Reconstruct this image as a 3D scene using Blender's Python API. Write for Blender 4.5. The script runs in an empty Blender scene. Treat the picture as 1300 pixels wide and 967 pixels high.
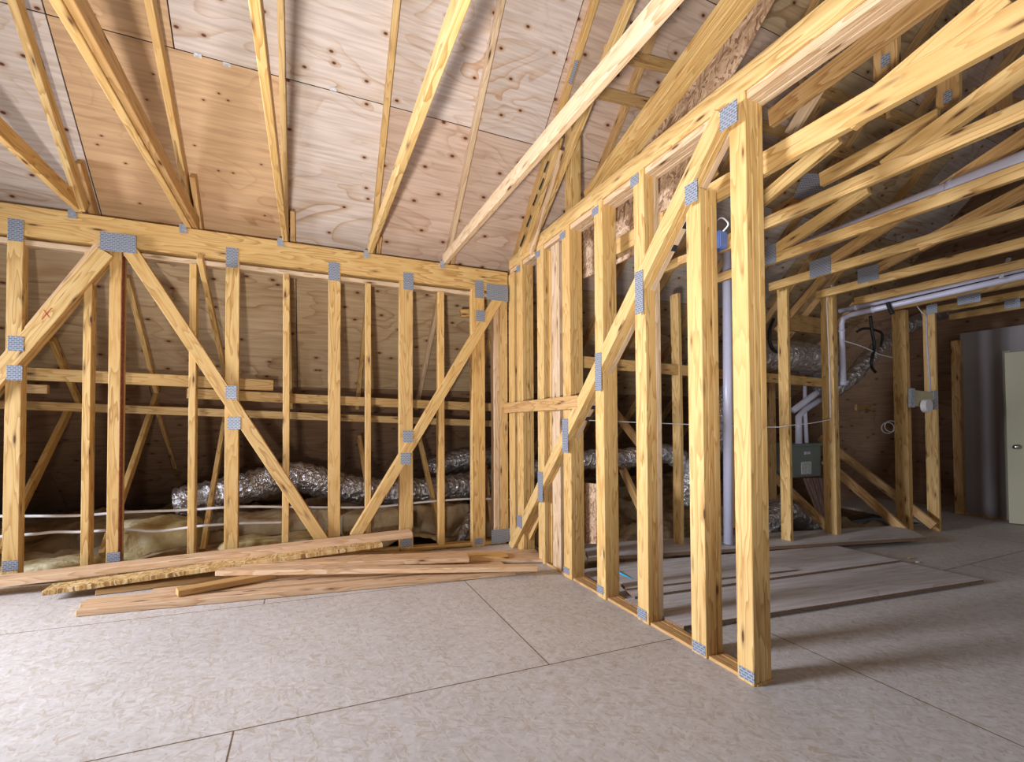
import bpy, bmesh, math, random
from mathutils import Vector, Matrix, noise
random.seed(7)
SC = bpy.context.scene
COL = SC.collection
# ------------------------------------------------------------------ camera
W, H = 1300, 967
F_PX, CY = 587.4, 525.5
CAM = Vector((-1.857, -4.264, 1.2))
RIGHT = Vector((0.91384531, -0.40602425, -0.0055721))
UP = Vector((-0.00319508, -0.02091171, 0.99977622))
FWD = Vector((0.40604991, 0.91362301, 0.02040735))
cd = bpy.data.cameras.new('camera'); cam = bpy.data.objects.new('camera', cd); COL.objects.link(cam)
mw = Matrix((RIGHT, UP, -FWD)).transposed().to_4x4(); mw.translation = CAM
cam.matrix_world = mw
cd.sensor_width = 36; cd.lens = F_PX / W * 36
cd.shift_y = (CY - H / 2) / W
cd.clip_start = .05; cd.clip_end = 60
SC.camera = cam

def on(px, py, ax, val):
    """point of the plane ax = val that is seen at a pixel of the frame"""
    r = RIGHT * ((px - W / 2) / F_PX) + UP * (-(py - CY) / F_PX) + FWD
    i = 'xyz'.index(ax)
    return CAM + r * ((val - CAM[i]) / r[i])
def deckpt(px, py, k=3.05):
    r = RIGHT * ((px - W / 2) / F_PX) + UP * (-(py - CY) / F_PX) + FWD
    return CAM + r * ((k - CAM[2] - CAM[1]) / (r[2] + r[1]))

# ------------------------------------------------------------------ materials
def nt(name):
    m = bpy.data.materials.new(name); m.use_nodes = True
    t = m.node_tree; t.nodes.clear()
    o = t.nodes.new('ShaderNodeOutputMaterial'); b = t.nodes.new('ShaderNodeBsdfPrincipled')
    t.links.new(b.outputs[0], o.inputs[0])
    return m, t, b
def N(t, typ, **kw):
    n = t.nodes.new(typ)
    for k, v in kw.items():
        if k in ('operation', 'blend_type', 'data_type', 'wave_type', 'bands_direction', 'feature', 'distance', 'noise_dimensions', 'wave_profile', 'offset', 'squash', 'offset_frequency', 'vector_type'):
            setattr(n, k, v)
        else:
            n.inputs[k.replace('_', ' ')].default_value = v
    return n
def ramp(t, src, stops, interp='LINEAR'):
    r = t.nodes.new('ShaderNodeValToRGB'); r.color_ramp.interpolation = interp
    e = r.color_ramp.elements
    while len(e) < len(stops): e.new(.5)
    for i, (p, c) in enumerate(stops):
        e[i].position = p; e[i].color = (*c, 1) if len(c) == 3 else c
    t.links.new(src, r.inputs[0]); return r.outputs[0]
def mixc(t, fac, a, b, mode='MIX'):
    m = t.nodes.new('ShaderNodeMix'); m.data_type = 'RGBA'; m.blend_type = mode
    for sock, v in ((m.inputs[0], fac), (m.inputs[6], a), (m.inputs[7], b)):
        if hasattr(v, 'links'): t.links.new(v, sock)
        elif isinstance(v, (int, float)): sock.default_value = v
        else: sock.default_value = (*v, 1)
    return m.outputs[2]
def mathn(t, op, a, b=0.0):
    m = t.nodes.new('ShaderNodeMath'); m.operation = op
    for s, v in ((m.inputs[0], a), (m.inputs[1], b)):
        if hasattr(v, 'links'): t.links.new(v, s)
        else: s.default_value = v
    return m.outputs[0]
def coords(t, rnd=True):
    tc = t.nodes.new('ShaderNodeTexCoord')
    if not rnd: return tc.outputs['Object'], None
    oi = t.nodes.new('ShaderNodeObjectInfo')
    a = t.nodes.new('ShaderNodeVectorMath'); a.operation = 'SCALE'; a.inputs[0].default_value = (31.7, 17.3, 23.9)
    t.links.new(oi.outputs['Random'], a.inputs['Scale'])
    b = t.nodes.new('ShaderNodeVectorMath'); b.operation = 'ADD'
    t.links.new(tc.outputs['Object'], b.inputs[0]); t.links.new(a.outputs[0], b.inputs[1])
    return b.outputs[0], oi.outputs['Random']
def mapping(t, v, scale):
    m = t.nodes.new('ShaderNodeMapping'); m.inputs['Scale'].default_value = scale
    t.links.new(v, m.inputs[0]); return m.outputs[0]
def bump(t, b, h, strength=.2, dist=.005):
    n = t.nodes.new('ShaderNodeBump'); n.inputs['Strength'].default_value = strength; n.inputs['Distance'].default_value = dist
    t.links.new(h, n.inputs['Height']); t.links.new(n.outputs[0], b.inputs['Normal'])

def pine(name, light, mid, dark, knot=(.10, .035, .012), rough=.55, knots=.085):
    m, t, b = nt(name)
    v, r = coords(t)
    nz = N(t, 'ShaderNodeTexNoise', Scale=1.0, Detail=3.0); t.links.new(mapping(t, v, (.9, 7, 7)), nz.inputs['Vector'])
    # cathedral grain: noise field turned into bands, stretched along the board
    bands = mathn(t, 'FRACT', mathn(t, 'MULTIPLY', nz.outputs[0], 13.0))
    g = ramp(t, bands, [(0, light), (.62, mid), (.93, dark), (1, light)])
    fz = N(t, 'ShaderNodeTexNoise', Scale=1.0, Detail=4.0); t.links.new(mapping(t, v, (3, 130, 130)), fz.inputs['Vector'])
    fine = ramp(t, fz.outputs[0], [(.3, (.72, .72, .72)), (.7, (1.1, 1.1, 1.1))])
    c = mixc(t, .55, g, fine, 'MULTIPLY')
    bz = N(t, 'ShaderNodeTexNoise', Scale=1.0, Detail=2.0); t.links.new(mapping(t, v, (1.1, 3, 3)), bz.inputs['Vector'])
    c = mixc(t, ramp(t, bz.outputs[0], [(.42, (0, 0, 0)), (.7, (.7, .7, .7))]), c, mid, 'MIX')
    tint = ramp(t, r, [(0, (1.04, .96, .84)), (.35, (.93, .9, .86)), (.7, (1.06, 1.03, .95)), (1, (.97, 1.0, 1.06))])
    c = mixc(t, .8, c, tint, 'MULTIPLY')
    vo = N(t, 'ShaderNodeTexVoronoi', Scale=1.0); t.links.new(mapping(t, v, (3.0, 14, 14)), vo.inputs['Vector'])
    k = ramp(t, vo.outputs['Distance'], [(knots * .75, (1, 1, 1)), (knots * 1.25, (.45, .45, .45)), (knots * 2.6, (0, 0, 0))])
    c = mixc(t, k, c, knot)
    t.links.new(c, b.inputs['Base Color']); b.inputs['Roughness'].default_value = rough
    b.inputs['Specular IOR Level'].default_value = .3
    bump(t, b, fz.outputs[0], .12, .002)
    return m
PINE = pine('pine', (.66, .455, .195), (.60, .37, .135), (.42, .225, .065))
PINE_PALE = pine('pale_spruce', (.66, .50, .34), (.60, .42, .26), (.46, .29, .155))
PINE_RED = pine('reddish_pine', (.59, .375, .17), (.53, .31, .12), (.37, .185, .065))
PINE_NEW = pine('fresh_spruce', (.70, .50, .34), (.64, .42, .25), (.50, .29, .14))

def plywood(name, a, b_, c_, knots=.05, wave=9.0):
    m, t, b = nt(name)
    v, r = coords(t)
    nz = N(t, 'ShaderNodeTexNoise', Scale=1.0, Detail=2.5, Distortion=.6); t.links.new(mapping(t, v, (.75, 2.2, 2.2)), nz.inputs['Vector'])
    bands = mathn(t, 'FRACT', mathn(t, 'MULTIPLY', nz.outputs[0], wave))
    g = ramp(t, bands, [(0, a), (.55, a), (.85, b_), (.96, c_), (1, a)])
    bz = N(t, 'ShaderNodeTexNoise', Scale=1.0, Detail=2.0); t.links.new(mapping(t, v, (.6, 1.4, 1.4)), bz.inputs['Vector'])
    c = mixc(t, ramp(t, bz.outputs[0], [(.35, (.8, .8, .8)), (.62, (.15, .15, .15))]), g, a)
    fz = N(t, 'ShaderNodeTexNoise', Scale=1.0, Detail=4.0); t.links.new(mapping(t, v, (2.5, 45, 45)), fz.inputs['Vector'])
    c = mixc(t, .8, c, ramp(t, fz.outputs[0], [(.3, (.74, .70, .67)), (.62, (1.05, 1.05, 1.05))]), 'MULTIPLY')
    vo = N(t, 'ShaderNodeTexVoronoi', Scale=1.0); vo.voronoi_dimensions = '2D'; t.links.new(mapping(t, v, (2.7, 4.4, 1)), vo.inputs['Vector'])
    halo = ramp(t, vo.outputs['Distance'], [(knots * .9, (.75, .75, .75)), (knots * 2.4, (0, 0, 0))])
    c = mixc(t, halo, c, c_)
    k = ramp(t, vo.outputs['Distance'], [(knots * .55, (1, 1, 1)), (knots * 1.0, (0, 0, 0))])
    c = mixc(t, k, c, (.10, .03, .015))
    t.links.new(c, b.inputs['Base Color']); b.inputs['Roughness'].default_value = .62
    b.inputs['Specular IOR Level'].default_value = .25
    return m
PLY_PALE = plywood('pale_plywood', (.60, .50, .43), (.54, .40, .29), (.40, .25, .15))
PLY_WAVY = plywood('wavy_plywood', (.60, .49, .42), (.52, .35, .23), (.42, .24, .12), .05, 15)
PLY_ORANGE = plywood('orange_plywood', (.58, .37, .20), (.53, .32, .16), (.40, .21, .10), .03, 8)
PLY_PINK = plywood('pink_plywood', (.58, .42, .32), (.50, .33, .22), (.36, .2, .11), .06, 10)
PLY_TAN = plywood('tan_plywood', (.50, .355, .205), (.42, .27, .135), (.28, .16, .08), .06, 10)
PLY_SHADED = plywood('shaded_brown_plywood', (.26, .155, .09), (.22, .12, .065), (.14, .07, .035), .05, 10)  # brown deepened so the colour itself holds the shade behind the walls

def osb(name, cols, scale=1.0, seams=False):
    m, t, b = nt(name)
    v, r = coords(t, not seams)
    nz = N(t, 'ShaderNodeTexNoise', Scale=9.0 * scale, Detail=2.0); t.links.new(v, nz.inputs['Vector'])
    def flakes(sc, rot, off):
        mp = t.nodes.new('ShaderNodeMapping'); mp.inputs['Rotation'].default_value = (0, 0, rot); mp.inputs['Location'].default_value = (off, off * .7, 0)
        m2 = t.nodes.new('ShaderNodeMapping'); m2.inputs['Scale'].default_value = sc
        ad = t.nodes.new('ShaderNodeVectorMath'); ad.operation = 'ADD'
        s = t.nodes.new('ShaderNodeVectorMath'); s.operation = 'SCALE'; s.inputs['Scale'].default_value = .035
        t.links.new(nz.outputs['Color'], s.inputs[0]); t.links.new(v, ad.inputs[0]); t.links.new(s.outputs[0], ad.inputs[1])
        t.links.new(ad.outputs[0], mp.inputs[0]); t.links.new(mp.outputs[0], m2.inputs[0])
        vo = N(t, 'ShaderNodeTexVoronoi', Scale=1.0); t.links.new(m2.outputs[0], vo.inputs['Vector'])
        q = t.nodes.new('ShaderNodeSeparateColor'); t.links.new(vo.outputs['Color'], q.inputs[0])
        return q.outputs[0], q.outputs[1]
    a1, b1 = flakes((9 * scale, 42 * scale, 3), .5, 0); a2, b2 = flakes((11 * scale, 36 * scale, 3), -.7, 3.3); a3, b3 = flakes((8 * scale, 50 * scale, 3), 1.4, 7.1)
    m1 = t.nodes.new('ShaderNodeMix'); t.links.new(mathn(t, 'GREATER_THAN', b1, .55), m1.inputs[0]); t.links.new(a2, m1.inputs[2]); t.links.new(a1, m1.inputs[3])
    m3 = t.nodes.new('ShaderNodeMix'); t.links.new(mathn(t, 'GREATER_THAN', b3, .75), m3.inputs[0]); t.links.new(m1.outputs[0], m3.inputs[2]); t.links.new(a3, m3.inputs[3])
    mx = m3.outputs[0]
    c = ramp(t, mx, [(.05, cols[0]), (.3, cols[1]), (.65, cols[2]), (.98, cols[3])])
    bz = N(t, 'ShaderNodeTexNoise', Scale=1.3, Detail=3.0); t.links.new(v, bz.inputs['Vector'])
    fz = N(t, 'ShaderNodeTexNoise', Scale=30.0, Detail=5.0); t.links.new(v, fz.inputs['Vector'])
    c = mixc(t, .6, c, ramp(t, fz.outputs[0], [(.35, (.86, .84, .82)), (.65, (1.06, 1.06, 1.06))]), 'MULTIPLY')
    c = mixc(t, .5, c, ramp(t, bz.outputs[0], [(.3, (.84, .82, .8)), (.7, (1.08, 1.06, 1.05))]), 'MULTIPLY')
    if seams:
        br = t.nodes.new('ShaderNodeTexBrick'); br.offset = .5; br.offset_frequency = 2
        br.inputs['Scale'].default_value = 1; br.inputs['Brick Width'].default_value = 2.66; br.inputs['Row Height'].default_value = 1.33
        br.inputs['Mortar Size'].default_value = .0035; br.inputs['Mortar Smooth'].default_value = .1
        br.inputs['Color1'].default_value = (1, 1, 1, 1); br.inputs['Color2'].default_value = (.93, .94, .96, 1); br.inputs['Mortar'].default_value = (.28, .2, .12, 1)
        mp = t.nodes.new('ShaderNodeMapping'); mp.inputs['Location'].default_value = seams
        t.links.new(v, mp.inputs[0]); t.links.new(mp.outputs[0], br.inputs['Vector'])
        c = mixc(t, 1.0, c, br.outputs['Color'], 'MULTIPLY')
    t.links.new(c, b.inputs['Base Color']); b.inputs['Roughness'].default_value = .6
    b.inputs['Specular IOR Level'].default_value = .3
    bump(t, b, mx, .18, .003)
    return m
OSB_FLOOR = osb('osb_floor', [(.49, .42, .35), (.55, .50, .455), (.575, .53, .495), (.61, .57, .54)], 2.4, seams=(.77, .92, 0))
OSB_WALL = osb('osb_panel', [(.22, .12, .07), (.40, .24, .14), (.52, .35, .22), (.64, .47, .31)], 1.8)
OSB_EDGE = osb('osb_edge', [(.25, .13, .04), (.5, .3, .1), (.66, .44, .18), (.78, .6, .34)], 2.2)
SHEET = plywood('floor_sheet', (.57, .53, .51), (.52, .46, .43), (.42, .35, .30), .012, 7)

def plain(name, col, rough=.6, metal=0, var=.12, scale=20, bstr=0, spec=.4):
    m, t, b = nt(name)
    v, r = coords(t)
    nz = N(t, 'ShaderNodeTexNoise', Scale=scale, Detail=3.0); t.links.new(v, nz.inputs['Vector'])
    lo = tuple(x * (1 - var) for x in col); hi = tuple(min(1, x * (1 + var)) for x in col)
    t.links.new(ramp(t, nz.outputs[0], [(.3, lo), (.7, hi)]), b.inputs['Base Color'])
    b.inputs['Roughness'].default_value = rough; b.inputs['Metallic'].default_value = metal
    b.inputs['Specular IOR Level'].default_value = spec
    if bstr: bump(t, b, nz.outputs[0], bstr, .01)
    return m
def steel_plate():
    m, t, b = nt('toothed_steel')
    v, r = coords(t, False)
    w = N(t, 'ShaderNodeTexBrick'); w.offset = .5
    w.inputs['Scale'].default_value = 1; w.inputs['Brick Width'].default_value = .026; w.inputs['Row Height'].default_value = .013
    w.inputs['Mortar Size'].default_value = .0032
    w.inputs['Color1'].default_value = (.13, .15, .19, 1); w.inputs['Color2'].default_value = (.17, .19, .23, 1); w.inputs['Mortar'].default_value = (.34, .36, .41, 1)
    t.links.new(v, w.inputs['Vector']); t.links.new(w.outputs['Color'], b.inputs['Base Color'])
    b.inputs['Metallic'].default_value = .3; b.inputs['Roughness'].default_value = .42
    bump(t, b, w.outputs['Fac'], .5, .003)
    return m
STEEL = steel_plate()
def foil():
    m, t, b = nt('crinkled_foil')
    v, r = coords(t)
    n1 = N(t, 'ShaderNodeTexVoronoi', Scale=18.0); t.links.new(v, n1.inputs['Vector'])
    n2 = N(t, 'ShaderNodeTexNoise', Scale=22.0, Detail=4.0, Distortion=1.5); t.links.new(v, n2.inputs['Vector'])
    b.inputs['Base Color'].default_value = (.56, .53, .52, 1); b.inputs['Metallic'].default_value = .85; b.inputs['Roughness'].default_value = .28
    bump(t, b, mathn(t, 'ADD', n1.outputs['Distance'], n2.outputs[0]), .85, .025)
    return m
FOIL = foil()
PVC = plain('white_pvc', (.62, .61, .74), .28, var=.03, spec=.6)
WHITE_CABLE = plain('white_cable', (.75, .72, .72), .4, var=.04)
BLACK = plain('black_strap', (.012, .012, .014), .45)
DRYWALL = plain('drywall', (.30, .27, .27), .8, var=.05, scale=2)
DOORPAINT = plain('cream_door_paint', (.45, .42, .28), .45, var=.03, scale=3)
NICKEL = plain('satin_nickel', (.6, .6, .58), .25, metal=1)
CABINET = plain('grey_green_enamel', (.17, .20, .18), .4, var=.06)
STICKER = plain('pale_sticker', (.5, .5, .5), .6, var=.35, scale=60)
GALV = plain('galvanised_strap', (.38, .40, .44), .4, metal=.5, var=.25, scale=80)
SHEET_EDGE = plain('sheet_edge', (.20, .12, .07), .8, var=.4, scale=120)
BLUEBOX = plain('blue_plastic', (.14, .21, .46), .45)
TAPE = plain('turquoise_tape', (.01, .42, .60), .5)
PAINT_MARK = plain('black_marker', (.02, .02, .025), .7)
RED_MARK = plain('red_crayon', (.5, .06, .03), .7)
BARK = plain('bark', (.25, .07, .04), .9, var=.5, scale=60, bstr=.8)
BEIGE = plain('beige_plastic_bracket', (.42, .37, .22), .55, var=.08)
RIBBED = plain('brown_ribbed_card', (.25, .16, .13), .7, var=.15)
SCRAP = plain('white_scrap', (.75, .7, .66), .7)
def insul(name, a, b_, c_):
    m, t, b = nt(name)
    v, r = coords(t)
    nz = N(t, 'ShaderNodeTexNoise', Scale=3.0, Detail=5.0, Distortion=.8); t.links.new(v, nz.inputs['Vector'])
    t.links.new(ramp(t, nz.outputs[0], [(.3, a), (.5, b_), (.68, c_)]), b.inputs['Base Color'])
    b.inputs['Roughness'].default_value = .85
    n2 = N(t, 'ShaderNodeTexNoise', Scale=9.0, Detail=5.0); t.links.new(v, n2.inputs['Vector'])
    bump(t, b, n2.outputs[0], .8, .04)
    return m
KRAFT = insul('kraft_faced_insulation', (.20, .11, .04), (.36, .25, .13), (.50, .42, .28))
YELLOW = insul('yellow_fibreglass', (.40, .28, .10), (.56, .44, .22), (.66, .58, .38))

# ------------------------------------------------------------------ object helpers
def tag(o, label=None, cat=None, group=None, kind=None):
    if label: o['label'] = label
    if cat: o['category'] = cat
    if group: o['group'] = group
    if kind: o['kind'] = kind
    return o
def link(name, bm, mat, parent=None, M=None, smooth=False):
    me = bpy.data.meshes.new(name); bm.normal_update(); bm.to_mesh(me); bm.free()
    if smooth:
        for p in me.polygons: p.use_smooth = True
    for mm in (mat if isinstance(mat, (list, tuple)) else [mat]): me.materials.append(mm)
    o = bpy.data.objects.new(name, me); COL.objects.link(o)
    M = M or Matrix.Identity(4)
    if parent is not None:
        o.parent = parent; o.matrix_parent_inverse = Matrix.Identity(4)
        o.matrix_local = parent['_m'].inverted() @ M if False else PM[parent.name].inverted() @ M
    else:
        o.matrix_world = M
    PM[o.name] = M.copy()
    return o
PM = {}
def empty(name, loc):
    o = bpy.data.objects.new(name, None); COL.objects.link(o); o.empty_display_size = .1
    M = Matrix.Translation(Vector(loc)); o.matrix_world = M; PM[o.name] = M; return o
def frame(P0, P1, n):
    """x from P0 to P1, z along n (made square), y completes"""
    x = (P1 - P0).normalized(); z = (n - x * n.dot(x)).normalized(); y = z.cross(x)
    M = Matrix((x, y, z)).transposed().to_4x4(); M.translation = P0
    return M
def add_box(bm, x0, x1, y0, y1, z0, z1, sk0=0, sk1=0, mi=0):
    vs = [bm.verts.new(p) for p in ((x0 - sk0, y0, z0), (x1 - sk1, y0, z0), (x1 + sk1, y1, z0), (x0 + sk0, y1, z0), (x0 - sk0, y0, z1), (x1 - sk1, y0, z1), (x1 + sk1, y1, z1), (x0 + sk0, y1, z1))]
    fs = []
    for f in ((0, 3, 2, 1), (4, 5, 6, 7), (0, 1, 5, 4), (1, 2, 6, 5), (2, 3, 7, 6), (3, 0, 4, 7)):
        fc = bm.faces.new([vs[i] for i in f]); fc.material_index = mi; fs.append(fc)
    return vs, fs
def board_bm(L, w, t, sk0=0, sk1=0, bow=0, bev=.003):
    """sawn board: length along x (cut into steps so it can bow a little), width w on y, thickness t on +z"""
    bm = bmesh.new(); n = max(1, int(L / .45)) if bow else 1
    rings = []
    for i in range(n + 1):
        u = i / n; x = L * u; dy = bow * math.sin(math.pi * u)
        sk = sk0 if i == 0 else (sk1 if i == n else 0)
        rings.append([bm.verts.new((x - sk, -w / 2 + dy, 0)), bm.verts.new((x + sk, w / 2 + dy, 0)), bm.verts.new((x + sk, w / 2 + dy, t)), bm.verts.new((x - sk, -w / 2 + dy, t))])
    for a, b in zip(rings, rings[1:]):
        for k in range(4): bm.faces.new((a[k], a[(k + 1) % 4], b[(k + 1) % 4], b[k]))
    bm.faces.new(rings[0][::-1]); bm.faces.new(rings[-1])
    bmesh.ops.recalc_face_normals(bm, faces=bm.faces)
    if bev: bmesh.ops.bevel(bm, geom=[e for e in bm.edges if len(e.link_faces) == 2 and e.calc_face_angle(0) > .5], offset=bev, segments=1, affect='EDGES')
    return bm
def board(name, P0, P1, w, t, n, mat=None, label=None, cat='board', group=None, parent=None, plies=1, sk0=0, sk1=0, bow=None, ply_off=None, ply_mats=None):
    """front face centre line P0-P1, thickness goes along n. More than one ply: an Empty carries the plies."""
    P0, P1, n = Vector(P0), Vector(P1), Vector(n)
    M = frame(P0, P1, n); L = (P1 - P0).length; mat = mat or PINE
    if bow is None: bow = random.uniform(-.004, .004)
    if plies == 1:
        o = link(name, board_bm(L, w, t, sk0, sk1, bow), mat, parent, M)
        if label: tag(o, label, cat, group)
        return o
    r = empty(name, P0)
    z = M.col[2].to_3d()
    for i in range(plies):
        off = (ply_off[i] if ply_off else (0, 0))
        Mi = M.copy(); Mi.translation = P0 + z * (i * (t + .0018)) + M.col[0].to_3d() * off[0]
        mm = ply_mats[i] if ply_mats else mat
        link('ply', board_bm(L - off[0] - off[1], w + (random.uniform(-.004, .002) if i else 0), t, sk0, sk1, bow), mm, r, Mi)
    if label: tag(r, label, cat, group)
    return r
def plate(parent, c, w, h, n, up=(0, 0, 1), roll=0.0):
    """toothed steel nail plate pressed on a face; n points out of the face"""
    n = Vector(n).normalized(); c = Vector(c); up = Vector(up)
    y = (up - n * up.dot(n)).normalized(); x = y.cross(n)
    M = Matrix((x, y, n)).transposed().to_4x4() @ Matrix.Rotation(roll, 4, 'Z'); M.translation = c
    bm = bmesh.new(); add_box(bm, -w / 2, w / 2, -h / 2, h / 2, -.0005, .0022)
    return link('nail_plate', bm, STEEL, parent, M)
def tube_bm(pts, r, seg=12, rfun=None, sub=6, cap=True):
    pts = [Vector(p) for p in pts]
    # catmull-rom
    out = []
    if len(pts) > 2 and sub > 1:
        for i in range(len(pts) - 1):
            p0 = pts[max(i - 1, 0)]; p1 = pts[i]; p2 = pts[i + 1]; p3 = pts[min(i + 2, len(pts) - 1)]
            for k in range(sub):
                u = k / sub
                out.append(.5 * ((2 * p1) + (-p0 + p2) * u + (2 * p0 - 5 * p1 + 4 * p2 - p3) * u * u + (-p0 + 3 * p1 - 3 * p2 + p3) * u ** 3))
        out.append(pts[-1])
    else: out = pts
    bm = bmesh.new(); rings = []; prev = None
    for i, p in enumerate(out):
        d = (out[min(i + 1, len(out) - 1)] - out[max(i - 1, 0)]).normalized()
        if prev is None: a = d.orthogonal().normalized()
        else: a = (prev - d * prev.dot(d)).normalized()
        prev = a; b = d.cross(a)
        rr = r if rfun is None else rfun(i, len(out))
        ring = []
        for k in range(seg):
            th = 2 * math.pi * k / seg
            ring.append(bm.verts.new(p + (a * math.cos(th) + b * math.sin(th)) * (rr if not callable(rr) else rr(th))))
        rings.append(ring)
    for a, b in zip(rings, rings[1:]):
        for k in range(seg): bm.faces.new((a[k], a[(k + 1) % seg], b[(k + 1) % seg], b[k]))
    if cap: bm.faces.new(rings[0][::-1]); bm.faces.new(rings[-1])
    bmesh.ops.recalc_face_normals(bm, faces=bm.faces)
    return bm
def tube(name, pts, r, mat, label=None, cat=None, group=None, parent=None, **kw):
    o = link(name, tube_bm(pts, r, **kw), mat, parent, smooth=True)
    if label: tag(o, label, cat, group)
    return o
def prism(name, pts, vec, mat, parent=None):
    """polygon outline pushed along vec; local x lies along the first edge"""
    pts = [Vector(p) for p in pts]; vec = Vector(vec)
    M = frame(pts[0], pts[1], vec); Mi = M.inverted(); bm = bmesh.new()
    a = [bm.verts.new(Mi @ p) for p in pts]; b = [bm.verts.new(Mi @ (p + vec)) for p in pts]
    bm.faces.new(a); bm.faces.new(b[::-1])
    for i in range(len(a)): bm.faces.new((a[i], a[(i + 1) % len(a)], b[(i + 1) % len(a)], b[i]))
    bmesh.ops.recalc_face_normals(bm, faces=bm.faces)
    return link(name, bm, mat, parent, M)
X, Y, Z = Vector((1, 0, 0)), Vector((0, 1, 0)), Vector((0, 0, 1))

# ------------------------------------------------------------------ setting: floor, roof deck, far walls
def fl(x): return .031 * max(0.0, -x)     # the near room's floor climbs a little towards the left
def poly_floor(pts, z0, z1, name, mat):
    bm = bmesh.new(); a = [bm.verts.new((x, y, z1 + fl(x))) for x, y in pts]; b = [bm.verts.new((x, y, z0 + fl(x))) for x, y in pts]
    bm.faces.new(a); bm.faces.new(b[::-1])
    for i in range(len(a)): bm.faces.new((a[i], a[(i + 1) % len(a)], b[(i + 1) % len(a)], b[i]))
    bmesh.ops.recalc_face_normals(bm, faces=bm.faces)
    return tag(link(name, bm, mat), kind='structure')
poly_floor([(-7, -9), (0, -9), (0, 0), (-7, .0)], -.03, 0, 'floor', OSB_FLOOR)
poly_floor([(0.0005, -9), (9, -9), (9, .2), (5.2, .2), (4.9, -1.22), (.2, -1.0), (.2, .0), (0.0005, 0)], -.03, 0, 'floor', OSB_FLOOR)
# low subfloor under the joist bays behind the knee wall
poly_floor([(-7, 0), (.2, 0), (.2, -1.0), (4.9, -1.22), (5.2, .2), (9, .2), (9, 3.4), (-7, 3.4)], -.34, -.3, 'floor', PLY_TAN)

K = 3.05   # roof deck: y + z = K
deck = empty('ceiling', (0, 0, K)); tag(deck, kind='structure')
def panel(x0, x1, y0, y1, mat):
    # y0 > y1 : lower to upper edge along the slope
    P0 = Vector((x0, y0, K - y0)); P1 = Vector((x1, y0, K - y0)); n = Vector((0, 1, 1)).normalized()
    L = x1 - x0 - .004; w = (y0 - y1) * math.sqrt(2) - .004
    M = frame(P0, P1, n); bm = bmesh.new(); add_box(bm, .004, L, .002, w, 0, .012)
    # local +y must run up the slope (towards -y)
    if M.col[1].to_3d().y > 0:
        for v in bm.verts: v.co.y *= -1
        bmesh.ops.reverse_faces(bm, faces=bm.faces)
    return link('roof_panel', bm, mat, deck, M)
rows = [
    (3.2, 2.36, [(-7, -4.4, PLY_SHADED), (-4.4, -1.7, PLY_SHADED), (-1.7, .9, PLY_SHADED), (.9, 3.6, PLY_SHADED), (3.6, 6.3, PLY_SHADED), (6.3, 9, PLY_SHADED)]),
    (2.36, 1.43, [(-7, -3.3, PLY_SHADED), (-3.3, -.6, PLY_SHADED), (-.6, 2.0, PLY_SHADED), (2.0, 4.7, PLY_SHADED), (4.7, 9, PLY_SHADED)]),
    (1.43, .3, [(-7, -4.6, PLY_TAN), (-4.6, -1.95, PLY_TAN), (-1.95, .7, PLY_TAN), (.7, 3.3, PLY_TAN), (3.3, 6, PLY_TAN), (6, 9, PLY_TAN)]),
    (.3, -.63, [(-7, -3.30, PLY_PALE), (-3.30, -2.02, PLY_ORANGE), (-2.02, -1.28, PLY_PALE), (-1.28, 1.35, PLY_PINK), (1.35, 4, PLY_PALE), (4, 9, PLY_TAN)]),
    (-.63, -1.56, [(-7, -3.30, PLY_PALE), (-3.30, -2.66, PLY_ORANGE), (-2.66, -1.28, PLY_PALE), (-1.28, .05, PLY_WAVY), (.05, 2.6, PLY_PINK), (2.6, 5.3, PLY_TAN), (5.3, 9, PLY_PALE)]),
    (-1.56, -2.49, [(-7, -4, PLY_PALE), (-4, -1.3, PLY_PALE), (-1.3, 1.4, PLY_PINK), (1.4, 4, PLY_TAN), (4, 9, PLY_PINK)]),
    (-2.49, -3.42, [(-7, -2.6, PLY_PALE), (-2.6, 0, PLY_PINK), (0, 2.6, PLY_TAN), (2.6, 9, PLY_PINK)]),
]
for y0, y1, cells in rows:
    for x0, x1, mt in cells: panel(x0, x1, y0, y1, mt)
for px, py in ((120, 42), (251, 70), (288, 82), (423, 113)):
    c = deckpt(px, py) - Vector((0, 1, 1)).normalized() * .002
    bm = bmesh.new(); add_box(bm, -.022, .022, -.012, .012, 0, .003)
    link('panel_clip', bm, STICKER, deck, frame(c, c + Vector((1, 0, 0)), Vector((0, -1, -1))))
# wall with the door, at the end of the right-hand room
bm = bmesh.new(); add_box(bm, 0, .12, -9 + 1.146, 0, 0, 2.34)
wr = link('wall_right', bm, DRYWALL, M=Matrix.Translation((5.93, -1.146, 0))); tag(wr, kind='structure')
bm = bmesh.new(); add_box(bm, -.012, 0, -7.8, -.01, .0, .018)
gw = [(6.3, -6, -.3), (6.3, 3.3, -.3), (6.3, 3.3, -.2), (6.3, -6, 9.0)]
tag(prism('wall_far', gw, (.02, 0, 0), PLY_SHADED), kind='structure')  # end wall wears the shade-darkened brown, so its dimness is in the colour
bb = link('baseboard_right', bm, PINE_RED, M=Matrix.Translation((5.93, -1.146, 0))); tag(bb, kind='structure')

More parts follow.
